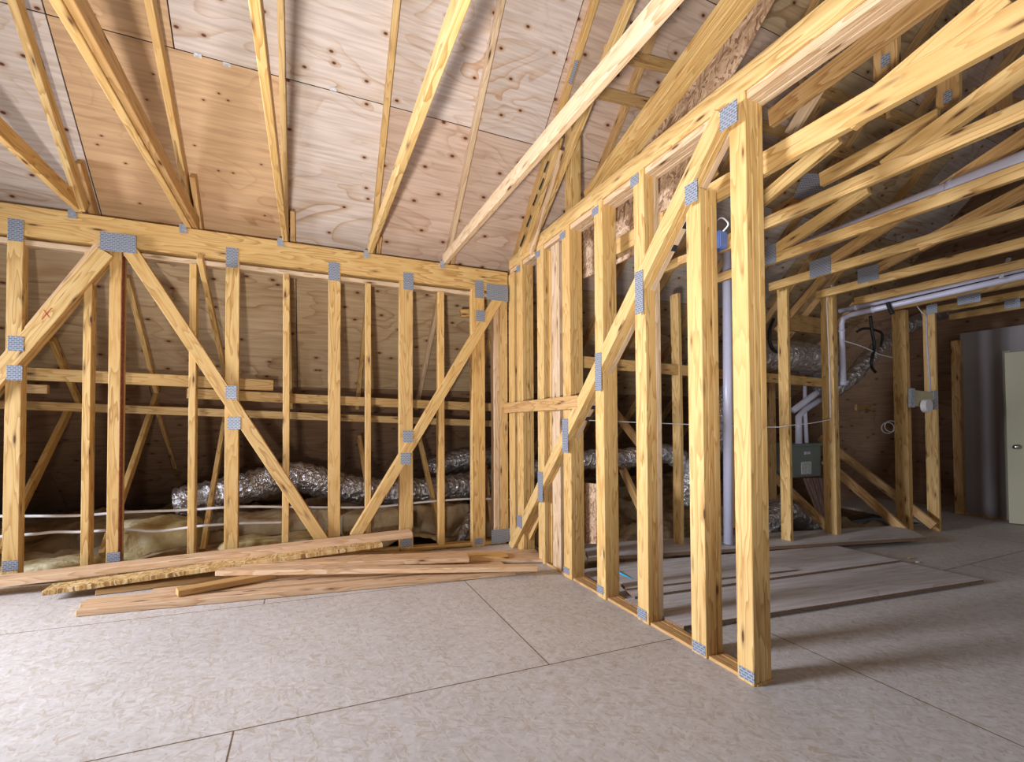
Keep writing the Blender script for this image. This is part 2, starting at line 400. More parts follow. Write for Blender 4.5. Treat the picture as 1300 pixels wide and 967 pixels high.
# ------------------------------------------------------------------ far knee wall
KZ0, KZ1 = 2.518, 2.728
kb = board('wall_top_beam', (-6.5, 0, (KZ0 + KZ1) / 2), (.0, 0, (KZ0 + KZ1) / 2), KZ1 - KZ0, .038, Y, PINE,
           'long yellow pine header beam carrying the ceiling joists above the far stud wall', 'beam', plies=3,
           ply_off=[(0, 0), (0, 0), (0, 0)], bow=0)
board('wall_top_plate', (-6.5, .02, KZ0 - .0395), (-.02, .02, KZ0 - .0395), .038, .089, Y, PINE_PALE,
      'thin pale plate tucked under the header of the far stud wall', 'board', bow=0)
board('wall_bottom_plate', (-6.5, .02, .019 + fl(-6.5)), (-.02, .02, .019), .038, .089, Y, PINE,
      'floor plate under the far stud wall, mostly behind the lumber pile', 'board', bow=0)
STUDZ0, STUDZ1 = .039, KZ0 - .0595
flat = [  # face left px, face right px at py=500, plies, mats, label
    (5.5, 26.5, 2, None, 'broad yellow stud with a dark knot and bright steel plates near the picture edge'),
    (137.0, 152.5, 3, 'bark', 'yellow pine stud with reddish bark along its side edge'),
    (285.5, 303.0, 2, None, 'stud crossed by the steep brace, blue-grey plates above and below the crossing'),
    (416.8, 432.3, 1, PINE, 'plain wide knotty stud standing clear between the two long braces'),
    (507.5, 524.5, 2, None, 'stud crossed low down by the brace rising to the corner'),
    (599.0, 615.5, 2, PINE, 'wide stud crossed near its top by the corner brace'),
]
KST = []
for a, b, pl, mt, lab in flat:
    x0 = on(a, 500, 'y', 0).x; x1 = on(b, 500, 'y', 0).x; xc = (x0 + x1) / 2; w = x1 - x0
    pm = None
    if mt == 'bark': pm = [PINE, BARK, PINE]; mt = PINE
    s = board('wall_stud', (xc, -.001, fl(xc)), (xc, -.001, KZ0), w, .038, Y, mt or PINE, lab, 'stud', 'studs of the far wall', plies=max(pl, 2), ply_mats=pm)
    if pm:
        bm = bmesh.new(); add_box(bm, 0, .004, .002, .055, fl(xc), KZ0 - .01)
        link('bark_strip', bm, BARK, s, Matrix.Translation((x1 + .0005, 0, 0)))
    KST.append((s, xc, w))
narrow = [
    (104.5, 115, None, 'narrow edge-on stud just beyond the broad stud with bright plates'),
    (239, 248, None, 'narrow stud passing behind the upper end of the steep brace'),
    (358.5, 367, None, 'slim stud whose foot stands beside the foot of the steep brace'),
    (464, 471, PINE, 'slim stud between the plain knotty stud and the one crossed low down'),
    (557, 564.5, PINE, 'slim stud with a dark streak just short of the corner brace top'),
    (627, 634, PINE_PALE, 'pale whitewashed slim stud next to the wall corner'),
    (635, 645.0, PINE, 'stud in the wall corner standing on a large steel plate'),
]
NST = []
for a, b, mt, lab in narrow:
    x0 = on(a, 500, 'y', .0).x; x1 = on(b, 500, 'y', .0).x
    z1 = KZ0 - .06
    s = board('wall_stud', ((x0 + x1) / 2, .0025, .04 + fl(x0)), ((x0 + x1) / 2, .0025, z1), x1 - x0, .089, Y, mt or PINE, lab, 'stud', 'studs of the far wall')
    NST.append((s, (x0 + x1) / 2))
# braces of the far wall
def kp(px, py): return on(px, py, 'y', -.001)
def brace(name, a, b, w, mt, lab, plies=2, off=0.0, group='diagonal braces of the far wall', **kw):
    P0, P1 = kp(*a), kp(*b)
    P0.y = P1.y = off; return board(name, P0, P1, w, .036, Y, mt, lab, 'brace', group, plies=plies, **kw)
br1 = brace('diagonal_brace', (136, 321), (-62, 549), .105, PINE, 'heavy brace with a red mark falling from the header towards the picture edge', 3, -.0412, ply_mats=[PINE, PINE_RED, PINE])
rib = board('diagonal_brace', kp(124, 309) + Vector((0, .002, 0)), kp(34, 418) + Vector((0, .002, 0)), .04, .038, Y, PINE_PALE, 'pale thin ribbon board lying along the heavy brace with the red mark', 'brace', 'diagonal braces of the far wall')
br2 = brace('diagonal_brace', (167, 320), (411, 688), .095, PINE, 'long brace falling from the header down to the floor, crossing a plated stud', 2, -.039)
br3 = brace('diagonal_brace', (637, 371), (450, 681), .092, PINE, 'long brace climbing from the lumber pile to the wall corner', 2, -.039)
# red X on the first brace
for dx, dy in ((1, 1), (1, -1)):
    c = on(59, 398, 'y', -.0425); d = Vector((dx * .5 + .1, 0, dy)).normalized() * (.05 if dy > 0 else .03)
    M = frame(c - d, c + d, Vector((0, -1, 0))); bm = bmesh.new(); add_box(bm, 0, d.length * 2, -.0025, .0025, -.0002, .0005)
    link('crayon_mark', bm, RED_MARK, br1, M)
def kplate(par, px, py, wpx, hpx, off=-.0015, roll=0):
    c = on(px, py, 'y', off); a = on(px - wpx / 2, py, 'y', off); b = on(px + wpx / 2, py, 'y', off)
    u = on(px, py - hpx / 2, 'y', off); d = on(px, py + hpx / 2, 'y', off)
    return plate(par, c, abs(b.x - a.x), abs(u.z - d.z), (0, -1, 0), (0, 0, 1), roll)
S = [k[0] for k in KST]
kplate(S[0], 20, 292, 20, 28); kplate(S[0], 20, 436, 20, 19, -.0425); kplate(S[0], 18.5, 473, 20, 19, -.0425); kplate(S[0], 13, 718, 20, 13)
kplate(S[1], 144, 707, 17, 12); kplate(S[2], 294.5, 327, 15.5, 25)
kplate(S[2], 293.5, 498, 14, 17, -.0415); kplate(S[2], 297, 537, 16, 16, -.0415)
kplate(S[3], 424, 344.5, 14, 23); kplate(S[4], 518.5, 357, 12.5, 22)
kplate(S[4], 518, 554, 12.5, 15, -.0415); kplate(S[4], 515, 582, 12.5, 15, -.0415); kplate(S[4], 516, 689, 13, 10); kplate(S[5], 608, 687, 11, 8)
kplate(S[5], 608.5, 367, 11, 22); kplate(S[5], 610, 401, 11, 14, -.0415)
kplate(kb, 150, 308, 46, 23, -.0415); kplate(br3, 631.5, 371.5, 27, 20, -.0415)
kplate(NST[6][0], 636, 680, 24, 17); kplate(br2, 424, 696, 40, 9, -.0415)

# ------------------------------------------------------------------ ceiling joists of the near room and rafters on the deck
JZ = KZ1 + .003
JX = [on(0, 181, 'z', JZ).x + .019, on(58.6, 0, 'z', JZ).x + .019, on(319, 0, 'z', JZ).x + .019, on(598.5, 0, 'z', JZ).x - .021, on(863.6, 0, 'z', JZ).x - .021]
print('JX', JX)
jlab = ['lowest-left joist running overhead from the header, cut by the picture edge',
        'thick overhead joist crossing in front of the orange plywood panel',
        'overhead joist lying almost on top of a rafter right of the orange panel',
        'overhead joist throwing a broad shadow on the pale plywood',
        'big pale joist slanting across to the middle of the truss, nearest the corner']
for i, (x, lab) in enumerate(zip(JX, jlab)):
    w = .1
    j = board('ceiling_joist', (x - .019, .06, KZ1 + .003 + w / 2), (x - .019 + [0, .02, -.03, .005, .04][i], -6.5, KZ1 + .003 + w / 2), w, .04, X, PINE if i != 4 else PINE_PALE, lab, 'joist', 'joists over the near room', plies=1 if i in (1,) and False else 1)
    c = Vector((x - .03, -.0025, KZ1 - .012))
    bm = bmesh.new(); add_box(bm, -.028, .02, -.035, .035, 0, .003); add_box(bm, .014, .018, .0, .09, -.02, .003)
    M = frame(c, c + X, Vector((0, -1, 0))); link('hurricane_tie', bm, GALV, j, M)
# doubled member under joist 2
board('ceiling_joist', (JX[1] + .022, .05, KZ1 + .06), (JX[1] + .042, -6.5, KZ1 + .06), .1, .038, X, PINE_RED,
      'second reddish ply nailed to the thick joist in front of the orange panel', 'joist', 'joists over the near room')
# rafters: front face centre line follows the deck
RX = [(-3.325, 1, 'rafter rising behind the lowest-left joist beside the pale panel'), (-2.70, 1, 'thin rafter running up the middle of the orange panel'),
      (-2.02, 1, 'rafter close behind the joist right of the orange panel'), (-1.30, 1, 'rafter on the seam between pale and pink plywood'),
      (-.585, 1, 'straight rafter to the right of the broad joist shadow'), (.12, 0, 'rafter above the truss wall with a steel plate')]
nd = Vector((0, 1, 1)).normalized()
for i, (x, j, lab) in enumerate(RX):
    d = .075
    P0 = Vector((x, 1.62, K - 1.62)) - nd * (d + .002); P1 = Vector((x, -3.4, K + 3.4)) - nd * (d + .002)
    if i < 2:
        a, b = [((94, 240), (14, 0)), ((241, 272), (188, 0))][i]
        q0, q1 = on(*a, 'x', x), on(*b, 'x', x); dq = (q0 - q1).normalized()
        P1 = q1 - dq * .6; P0 = q0 + dq * (.16 if i == 0 else .05); d = .095
    board('roof_rafter', P0, P1, .042, d, nd, PINE if i != 4 else PINE_PALE, lab, 'rafter', 'rafters on the roof deck', bow=0)
    if i < 5:   # short sister block beside each rafter above the header
        y1 = [-.07, -.1, -.0, .07, .02][i]
        bx = x + (.0 if i == 0 else .052); P0 = Vector((bx, .3, K - .3)) - nd * (d + .002); P1 = Vector((bx, y1 + .02, K - y1 - .02)) - nd * (d + .002)
        board('rafter_block', P0, P1, .038, d - .01, nd, PINE_RED, ['short block nailed beside the rafter by the lowest-left joist', 'short block beside the rafter in the middle of the orange panel',
              'short reddish block above the header, just right of the orange panel', 'stub block squeezed between rafter and shadow-casting joist', 'stub block beside the foot of the straight rafter near the corner'][i], 'block', 'blocks beside the rafters')

# ------------------------------------------------------------------ framing behind the far wall
def tm(name, x, a, b, w, t, mt, lab, cat='brace', group=None, plies=1, side=1):
    """member lying in the truss plane x = const, given by where its ends are seen"""
    x += .004 * (1 + (int(a[0]) % 3))
    return board(name, on(*a, 'x', x), on(*b, 'x', x), w, t, X * side, mt, lab, cat, group, plies=plies)
G1 = 'web members behind the far wall'
wl = [
    (-3.95, (84, 521), (-5, 700), PINE, 'web slanting down to the broad stud behind the far wall'),
    (-3.30, (197, 498), (126, 705), PINE, 'web slanting down behind the bark-edged stud'),
    (-3.30, (193, 505), (232, 628), PINE_RED, 'dim web falling the other way into the dark behind the far wall'),
    (-2.66, (285, 520), (254, 700), PINE, 'light web standing just beside the plated stud, foot in the insulation'),
    (-1.33, (454, 556), (466, 630), PINE_RED, 'web behind the plain knotty stud above the foil duct'),
    (-.66, (529, 550), (562, 700), PINE, 'web leaning behind the low-crossed stud, in front of the duct'),
    (-1.33, (444, 560), (440, 625), PINE_RED, 'dim web beside the plain knotty stud, ending above the duct'),
    (-.05, (601, 470), (623, 690), PINE_RED, 'web behind the corner brace'),
]
for x, a, b, mt, lab in wl: tm('truss_web', x, a, b, .075, .038, mt, lab, 'web', G1)
# two long horizontal braces + scraps
def ym(name, y, a, b, w, t, mt, lab, cat='brace', group=None):
    return board(name, on(*a, 'y', y), on(*b, 'y', y), w, t, Y, mt, lab, cat, group)
ym('horizontal_brace', .62, (-60, 470), (347, 489), .10, .038, PINE, 'upper-left horizontal board behind the far wall, cut off beyond the plated stud', 'board')
ym('horizontal_brace', .66, (237, 499), (655, 518), .09, .038, PINE, 'horizontal board lapped under the upper-left one and running on to the corner', 'board')
ym('horizontal_brace', 1.05, (-60, 511), (655, 539), .075, .038, PINE, 'lowest of the long horizontal boards behind the far wall', 'board')
ym('horizontal_brace', .58, (-60, 490), (60, 494), .07, .038, PINE_RED, 'board stub ending beside the broad stud, under the upper-left horizontal board', 'board')
def xd(*ps): return max(deckpt(px, py, 2.93).x for px, py in ps)
for a, b, lab in [((158, 350), (196, 497), 'slanting member between the bark-edged stud and the steep brace'), ((250, 325), (287, 490), 'slanting member beside the head of the plated stud'),
                  ((112, 440), (96, 512), 'short member low behind the broad stud'), ((62, 430), (98, 512), 'slanting member just right of the broad stud')]:
    if a[0] == 112: continue
    tm('truss_web', xd(a, b), a, b, .06, .038, PINE, lab, 'web', G1)
ym('wood_block', .12, (585, 397), (603, 397), .075, .038, PINE, 'little yellow block poking out beside the stud crossed by the corner brace', 'block')

# insulation: one lumpy spread plus separate batts
def lumpy(name, x0, x1, y0, y1, zf, amp, mat, nx=90, ny=40, seed=0, thick=True):
    bm = bmesh.new(); g = []
    for j in range(ny + 1):
        row = []
        for i in range(nx + 1):
            x = x0 + (x1 - x0) * i / nx; y = y0 + (y1 - y0) * j / ny
            n = noise.fractal(Vector((x * 1.3 + seed, y * 2.6, seed)), .8, 2.0, 4)
            f = abs(noise.noise(Vector((x * 1.1 + seed * 3, y * 4.5 + .6 * n, 5))))
            row.append(bm.verts.new((x, y, zf(x, y) + amp * (n * .7 + (1 - f) * .9 - .6))))
        g.append(row)
    for j in range(ny):
        for i in range(nx): bm.faces.new((g[j][i], g[j][i + 1], g[j + 1][i + 1], g[j + 1][i]))
    bmesh.ops.recalc_face_normals(bm, faces=bm.faces)
    return link(name, bm, mat, smooth=True)
ins = lumpy('insulation', -6.5, .0, .2, 2.6, lambda x, y: .0 + .12 * min(y, 1.4), .2, KRAFT, 130, 60, 1)
tag(ins, 'wrinkled brown paper-faced insulation spread over the joists behind the far wall', 'insulation', kind='stuff')
ins2 = lumpy('insulation', .25, 5.1, -.95, 2.6, lambda x, y: -.2 + .12 * (y + .95), .2, KRAFT, 110, 60, 6)
tag(ins2, 'dim rumpled insulation behind the studs of the far room', 'insulation', kind='stuff')
def batt(name, c, size, rot, mat, seed, lab, group='insulation batts behind the far wall'):
    bm = bmesh.new(); bmesh.ops.create_cube(bm, size=1)
    bmesh.ops.subdivide_edges(bm, edges=bm.edges, cuts=9, use_grid_fill=True)
    for v in bm.verts:
        q = v.co.copy(); L = max(abs(q.x), abs(q.y), abs(q.z)); s = q.normalized() * .5
        v.co = q.lerp(s, .45)
        v.co = Vector((v.co.x * size[0], v.co.y * size[1], v.co.z * size[2]))
        v.co += noise.noise_vector(v.co * 3.5 + Vector((seed, 0, 0))) * .10 * min(size[2], .4) * 2
        v.co += noise.noise_vector(v.co * 11 + Vector((seed, 4, 0))) * .014
    M = Matrix.Translation(Vector(c)) @ Matrix.Rotation(rot, 4, 'Z')
    o = link(name, bm, mat, M=M, smooth=True); return tag(o, lab, 'insulation', group)
b0 = on(205, 650, 'y', .75); batt('insulation_batt', (b0.x, .75, .20), (.62, .5, .34), .2, YELLOW, 1, 'humped yellow batt heaped beside the bark-edged stud')
b0 = on(150, 655, 'y', 1.0); batt('insulation_batt', (b0.x, 1.15, .22), (.6, .4, .3), -.3, KRAFT, 2, 'dark brown batt behind the yellow hump')
b0 = on(60, 700, 'y', .3); batt('insulation_batt', (b0.x, .36, .08), (.7, .4, .22), 0, YELLOW, 3, 'low yellow batt at the foot of the broad stud')
b0 = on(255, 690, 'y', .3); batt('insulation_batt', (b0.x, .33, .08), (.9, .36, .2), .1, KRAFT, 4, 'flat folded batt just behind the lumber pile')
b0 = on(370, 640, 'y', .6); batt('insulation_batt', (b0.x, .75, .25), (1.1, .42, .26), 0, KRAFT, 5, 'long batt lying below the foil duct')
b0 = on(345, 675, 'y', .3); batt('insulation_batt', (b0.x, .33, .12), (.8, .34, .22), -.1, YELLOW, 6, 'crumpled batt behind the foot of the steep brace')
b0 = on(475, 650, 'y', .6); batt('insulation_batt', (b0.x, .62, .2), (.8, .4, .3), .15, KRAFT, 7, 'batt behind the foot of the corner brace')
b0 = on(560, 660, 'y', .6); batt('insulation_batt', (b0.x, .65, .17), (.5, .5, .34), .5, KRAFT, 8, 'tilted batt beside the small foil patch near the corner')

# foil ducts
def flex(name, pts, r, lab, cat='duct', group=None, seed=0, parent=None):
    def rf(i, n):
        return lambda th: r * (1 + .07 * math.sin(i * 2.2) + .09 * noise.noise(Vector((i * .35 + seed, math.cos(th) * 1.5, math.sin(th) * 1.5))))
    o = link(name, tube_bm(pts, r, seg=20, rfun=rf, sub=9), FOIL, parent, smooth=True)
    if lab: tag(o, lab, cat, group)
    return o
yd = 1.15
def dp(px, py, y=yd): return on(px, py, 'y', y)
flex('foil_duct', [dp(225, 640), dp(265, 630), dp(300, 622), dp(335, 612), dp(370, 605), dp(410, 612), dp(450, 622), dp(500, 625), dp(560, 621), dp(600, 615), dp(645, 606)], .155, 'long crinkled foil duct lying on the insulation behind the far wall', seed=2)
flex('foil_duct', [on(540, 598, 'y', 1.75), on(575, 586, 'y', 1.75), on(615, 580, 'y', 1.75), on(650, 584, 'y', 1.7)], .14, 'short foil duct hump behind the long duct near the corner', seed=9)
f0 = flex('foil_duct', [on(582, 690, 'y', .25), on(590, 672, 'y', .3), on(597, 655, 'y', .4)], .05, 'small bright foil scrap standing beside the stud crossed at its top', seed=4)
flex('foil_duct', [on(640, 590, 'y', .3), on(668, 597, 'y', .2), on(700, 592, 'y', .2), on(740, 584, 'y', .1), on(790, 582, 'y', 0), on(840, 575, 'y', -.1), on(868, 585, 'y', -.2)], .11, 'foil duct seen between the truss studs, running beyond the wall corner', seed=5)
flex('foil_duct', [on(868, 640, 'y', -.3), on(878, 600, 'y', -.35), on(900, 575, 'y', -.45), on(913, 535, 'y', -.5), on(930, 495, 'y', -.5), on(960, 470, 'y', -.5)], .12, 'foil duct climbing steeply behind the white vertical pipe', seed=6)
flex('foil_duct', [on(950, 700, 'y', -.75), on(985, 650, 'y', -.75), on(1015, 660, 'y', -.7), on(1040, 690, 'y', -.7)], .14, 'dull foil and plastic duct at the foot of the nearest far-room stud', seed=7)
big = flex('foil_duct', [on(950, 452, 'y', -.95), on(985, 452, 'y', -.95), on(1020, 454, 'y', -.95), on(1040, 464, 'y', -.9), on(1052, 490, 'y', -.8)], .16, 'fat bent foil duct crossing behind the nearest far-room stud', seed=8)
rd = flex('foil_duct', [on(1052, 500, 'y', -.9), on(1080, 480, 'y', -.95), on(1105, 452, 'y', -1.0), on(1135, 425, 'y', -1.0), on(1165, 408, 'y', -1.05), on(1200, 396, 'y', -1.05), on(1228, 388, 'y', -1.08)], .085, 'slimmer foil duct rising to the doorway side under the joists', seed=11)
# black hanging straps
tube('duct_strap', [on(982, 405, 'y', -1.15), on(977, 420, 'y', -1.17), on(978, 437, 'y', -1.17), on(985, 446, 'y', -1.17), on(998, 447, 'y', -1.17)], .016, BLACK, 'black curved strap holding the fat foil duct', 'strap', 'duct straps', sub=6)
tube('duct_strap', [on(1105, 401, 'y', -1.15), on(1107, 420, 'y', -1.15), on(1110, 440, 'y', -1.15), on(1106, 462, 'y', -1.15), on(1111, 472, 'y', -1.1)], .016, BLACK, 'black strap looped round the slimmer foil duct', 'strap', 'duct straps', sub=6)
tube('duct_strap', [on(1088, 421, 'y', -1.12), on(1096, 417, 'y', -1.14), on(1108, 418, 'y', -1.14), on(1120, 424, 'y', -1.14), on(1118, 440, 'y', -1.13)], .013, BLACK, 'black strap tail sticking out beside the slimmer foil duct', 'strap', 'duct straps', sub=6)
# white cables behind the far wall
tube('white_cable', [on(-40, 655, 'y', .17), on(35, 655, 'y', .17), on(105, 654, 'y', .17), on(160, 650, 'y', .17), on(240, 647, 'y', .17), on(310, 643, 'y', .17), on(420, 644, 'y', .17), on(480, 643, 'y', .17), on(540, 637, 'y', .17), on(598, 633, 'y', .17), on(650, 634, 'y', .17)], .0105, WHITE_CABLE, 'upper white cable strung behind the far wall studs', 'cable', 'white cables behind the far wall', seg=8)
tube('white_cable', [on(-40, 684, 'y', .13), on(40, 678, 'y', .13), on(70, 675, 'y', .13), on(105, 675, 'y', .13), on(160, 672, 'y', .13), on(200, 674, 'y', .13), on(260, 667, 'y', .13), on(310, 664, 'y', .13), on(360, 663, 'y', .13)], .0105, WHITE_CABLE, 'lower white cable sagging behind the far wall studs', 'cable', 'white cables behind the far wall', seg=8)

# ------------------------------------------------------------------ truss wall on the right of the near room (face x = 0, three plies)
TZ0, TZ1 = 2.745, 2.858
pt = [PINE, PINE_PALE, PINE_PALE]
top = board('truss_top_chord', (0, -.03, (TZ0 + TZ1) / 2), (0, -6.6, (TZ0 + TZ1) / 2), TZ1 - TZ0, .038, X, PINE,
            'long triple pine chord along the top of the truss wall', 'beam', plies=3, ply_mats=pt, bow=0)
low = board('truss_top_plate', (.012, -.03, TZ0 - .021), (.012, -6.6, TZ0 - .021), .04, .036, X, PINE_PALE,
            'pale narrow triple board tucked under the top chord of the truss wall', 'board', plies=3, bow=0)
bot = board('truss_bottom_chord', (.014, -.02, -.008), (.014, -2.775, -.008), .045, .034, X, PINE_RED,
            'bottom chord lying at floor level under the truss studs', 'beam', plies=3, bow=0)
posts = [  # face L, face R, py, plies, label, top px (None = chord)
    (936.3, 957.5, 860, 3, 'nearest and tallest post of the truss wall, with a large knot near its foot'),
    (877.2, 895.8, 760, 3, 'second post of the truss wall, ending under the brace'),
    (809.4, 823, 750, 3, 'third post of the truss wall, brace plate at shoulder height'),
    (758, 768.5, 700, 3, 'fourth post of the truss wall, plate halfway up'),
    (715.4, 725, 620, 3, 'fifth post of the truss wall, where the short block ends'),
    (683.4, 691.4, 620, 3, 'sixth post of the truss wall, plate beside the low end of the brace'),
    (657.2, 664.5, 620, 3, 'post of the truss wall closest to the corner, foot behind the brace end'),
]
TP = []
for i, (a, b, py, pl, lab) in enumerate(posts):
    ya = on(a, py, 'x', 0).y; yb = on(b, py, 'x', 0).y; yc = (ya + yb) / 2; w = ya - yb
    zt = TZ0 - .001
    if i == 1: zt = on(888, 250, 'x', 0).z
    z0 = .0
    o = board('truss_post', (-.001, yc, z0), (-.001, yc, zt), w, .038, X, PINE, lab, 'post', 'posts of the truss wall', plies=pl,
              ply_mats=[PINE, PINE, PINE if i != 2 else PINE_PALE], bow=0 if i in (0, 1) else None, sk1=(.05 if i == 1 else 0))
    TP.append((o, yc, w, zt))
    print('post', i, round(yc, 3), round(w, 3), round(zt, 2))
D0, D1 = on(921, 144, 'x', -.0), on(652, 694, 'x', -.0)
dg = board('truss_brace', D0 + X * -.040, D1 + X * -.040, .092, .038, X, PINE, 'long diagonal brace of the truss wall from the nearest post top down to the corner', 'brace', plies=3, bow=0, ply_mats=[PINE, PINE, PINE_PALE])
def tplate(par, px, py, wpx, hpx, off=-.0025, roll=0):
    c = on(px, py, 'x', off); a = on(px - wpx / 2, py, 'x', off); b = on(px + wpx / 2, py, 'x', off)
    u = on(px, py - hpx / 2, 'x', off); d = on(px, py + hpx / 2, 'x', off)
    return plate(par, c, abs(a.y - b.y), abs(u.z - d.z), (-1, 0, 0), (0, 0, 1), roll)
tplate(TP[0][0], 925, 147, 22, 28, -.0425); tplate(TP[0][0], 948, 856, 19, 14)
tplate(TP[1][0], 877.5, 245, 16, 26, -.0425); tplate(TP[1][0], 887, 822, 16, 13)
tplate(TP[2][0], 811.5, 371, 10, 54, -.0425); tplate(TP[2][0], 805.5, 229, 10, 13); tplate(TP[2][0], 815, 779, 11, 13)
tplate(TP[3][0], 759.5, 472, 8, 48, -.0425); tplate(TP[3][0], 755.5, 268, 8, 10); tplate(TP[3][0], 762, 748, 8, 10)
tplate(TP[4][0], 717.5, 553, 7, 43, -.0425); tplate(TP[4][0], 714, 299, 7, 9); tplate(TP[4][0], 719, 724, 7, 8)
tplate(TP[5][0], 686, 618, 6, 38, -.0425); tplate(TP[5][0], 682.5, 323, 6, 8); tplate(TP[6][0], 659.5, 662, 6, 15, -.0425); tplate(TP[6][0], 658, 341, 4.5, 8)
# painted marks on the brace's outer ply (black ink)
for px, py in ((902, 222), (895, 250), (800, 410), (792, 424)):
    pass
ax = (D1 - D0).normalized(); pr = ax.cross(X)
if pr.y > 0: pr = -pr
for u in (.14, .175, .5, .53):
    c = D0.lerp(D1, u) + pr * .0475; c.x = .058
    bm = bmesh.new(); add_box(bm, -.018, .018, -.016, .016, -.0006, .0012); link('ink_mark', bm, PAINT_MARK, dg, frame(c, c + ax, pr))
# short block nailed across the first posts, near the corner
P0 = on(644, 518, 'x', -.001); P1 = on(722, 514, 'x', -.001)
board('wood_block', Vector((-.042, P0.y, P0.z)), Vector((-.042, -1.36, P0.z + .0)), .1, .04, X, PINE_RED, 'short block nailed level across the posts near the corner', 'block', bow=0)
# corner and in-between studs behind the truss face
def cst(px0, px1, py, x, zt, mt, lab, d=.038, z0=.0):
    ya = on(px0, py, 'x', x).y; yb = on(px1, py, 'x', x).y
    return board('wall_stud', (x, (ya + yb) / 2, z0), (x, (ya + yb) / 2, zt), abs(ya - yb), d, X, mt, lab, 'stud', 'single studs behind the truss face')
cst(646.5, 653.5, 560, .004, TZ0 - .05, PINE, 'corner stud where the truss wall meets the far wall', .1)
cst(701, 711, 560, .03, TZ0 - .05, PINE_PALE, 'pale knotty stud between the fifth and sixth posts', .09)
cst(695, 700, 560, .06, TZ0 - .05, PINE, 'thin stud beside the sixth post', .06)
# small scraps at the foot of the corner
board('wood_scrap', on(667, 691, 'x', .06), on(684, 655, 'x', .06), .05, .03, X, PINE, 'short slanted offcut behind the low end of the truss brace', 'offcut')
pz = [on(738, 612, 'x', .32), on(757, 614, 'x', .32), on(757, 690, 'x', .32), on(738, 690, 'x', .32)]
tag(prism('osb_offcut', pz, (.012, 0, 0), OSB_WALL), 'upright OSB offcut standing behind the gap beside the fourth post', 'offcut')

# ------------------------------------------------------------------ OSB gable and framing above the truss wall
ox = .30
osbp = [on(*p, 'x', ox) for p in ((733, 356), (757, 347), (785, 334), (803, 324), (845, 300), (872, 262), (930, 92), (985, -8), (1010, -60), (965, -60), (915, 0), (750, 238), (724, 290), (715, 330))]
g = prism('osb_gable_panel', osbp, (.014, 0, 0), OSB_WALL); tag(g, 'reddish OSB sheet sloping up behind the truss chord', 'panel')
tm('gable_rafter', .03, (742, 250), (950, -36), .10, .038, PINE, 'triple board slanting up from the truss chord in front of the OSB sheet', 'rafter', plies=3)
tm('gable_web', -.05, (659, 322), (708, 172), .085, .04, PINE, 'slender board with black ink marks rising from the corner', 'web')
gm = tm('gable_web', -.05, (672, 322), (711, 190), .035, .03, PINE_PALE, 'thin pale strip alongside the ink-marked board by the corner', 'web')
for k, (px, py) in enumerate(((664, 304), (672, 279), (680, 252), (688, 232), (694, 210))):
    c = on(px, py, 'x', -.048); d = (on(px + 3.5, py - 9, 'x', -.048) - c)
    M = frame(c - d, c + d * .6, Vector((-1, 0, 0))); bm = bmesh.new(); add_box(bm, 0, d.length * 1.6, -.014, .014, 0, .001)
    link('ink_mark', bm, PAINT_MARK, [o for o in COL.objects if o.name.startswith('gable_web')][0], M)
tm('gable_post', .05, (721, 268), (721, 158), .1, .09, PINE, 'short upright post between the corner and the slanting triple board', 'post')
wbr = tm('gable_web', -.01, (668, 318), (805, -20), .085, .04, PINE, 'broad amber board rising behind the big pale joist', 'web')
rft = [o for o in COL.objects if o.get('label') == 'rafter above the truss wall with a steel plate'][0]
plate(rft, on(728, 92, 'x', .097), .07, .16, (-1, 0, 0), (0, -1, 1))
tm('gable_web', .9, (840, 40), (700, -8), .09, .04, PINE_RED, 'dim cross board high behind the big pale joist', 'web')
for k, (a, b, yv, lab) in enumerate([((770, 62), (870, 88), -1.3, 'dark cross board near the top between the slanting boards'), ((740, 110), (830, 132), -.9, 'second cross board below it between the slanting boards'),
        ]):
    yv = min(deckpt(*a).y, deckpt(*b).y) - .16; ym('roof_purlin', yv, a, b, .09, .04, PINE_RED, lab, 'purlin', 'purlins on the roof')

# ------------------------------------------------------------------ far room: bottom chords, studs, webs
JZ0, JZ1 = 2.44, 2.535
FX = [.224, .830, 1.472, 2.14, 2.834, 3.46, 4.11, 4.74, 5.36]
flab = ['thickest far-room joist, nearest to the truss wall', 'second far-room joist, bright yellow, just above the big white pipe',
        'far-room joist directly below the big white pipe', 'fourth far-room joist ending at a wide steel plate', 'fifth far-room joist, above the twin pipes, ending at a plated stud',
        'sixth far-room joist, just above the twin white pipes', 'far-room joist just below the twin white pipes', 'eighth far-room joist, ending at the bracketed stud', 'last far-room joist beside the door wall']
yend = -1.27
fj = []
for i, (x, lab) in enumerate(zip(FX, flab)):
    h = (.115 if i == 0 else .076)
    o = board('ceiling_joist', (x, yend, JZ0 + h / 2), (x, -7, JZ0 + h / 2), h, .038, X, PINE, lab, 'joist', 'joists over the far room', plies=1)
    fj.append(o)
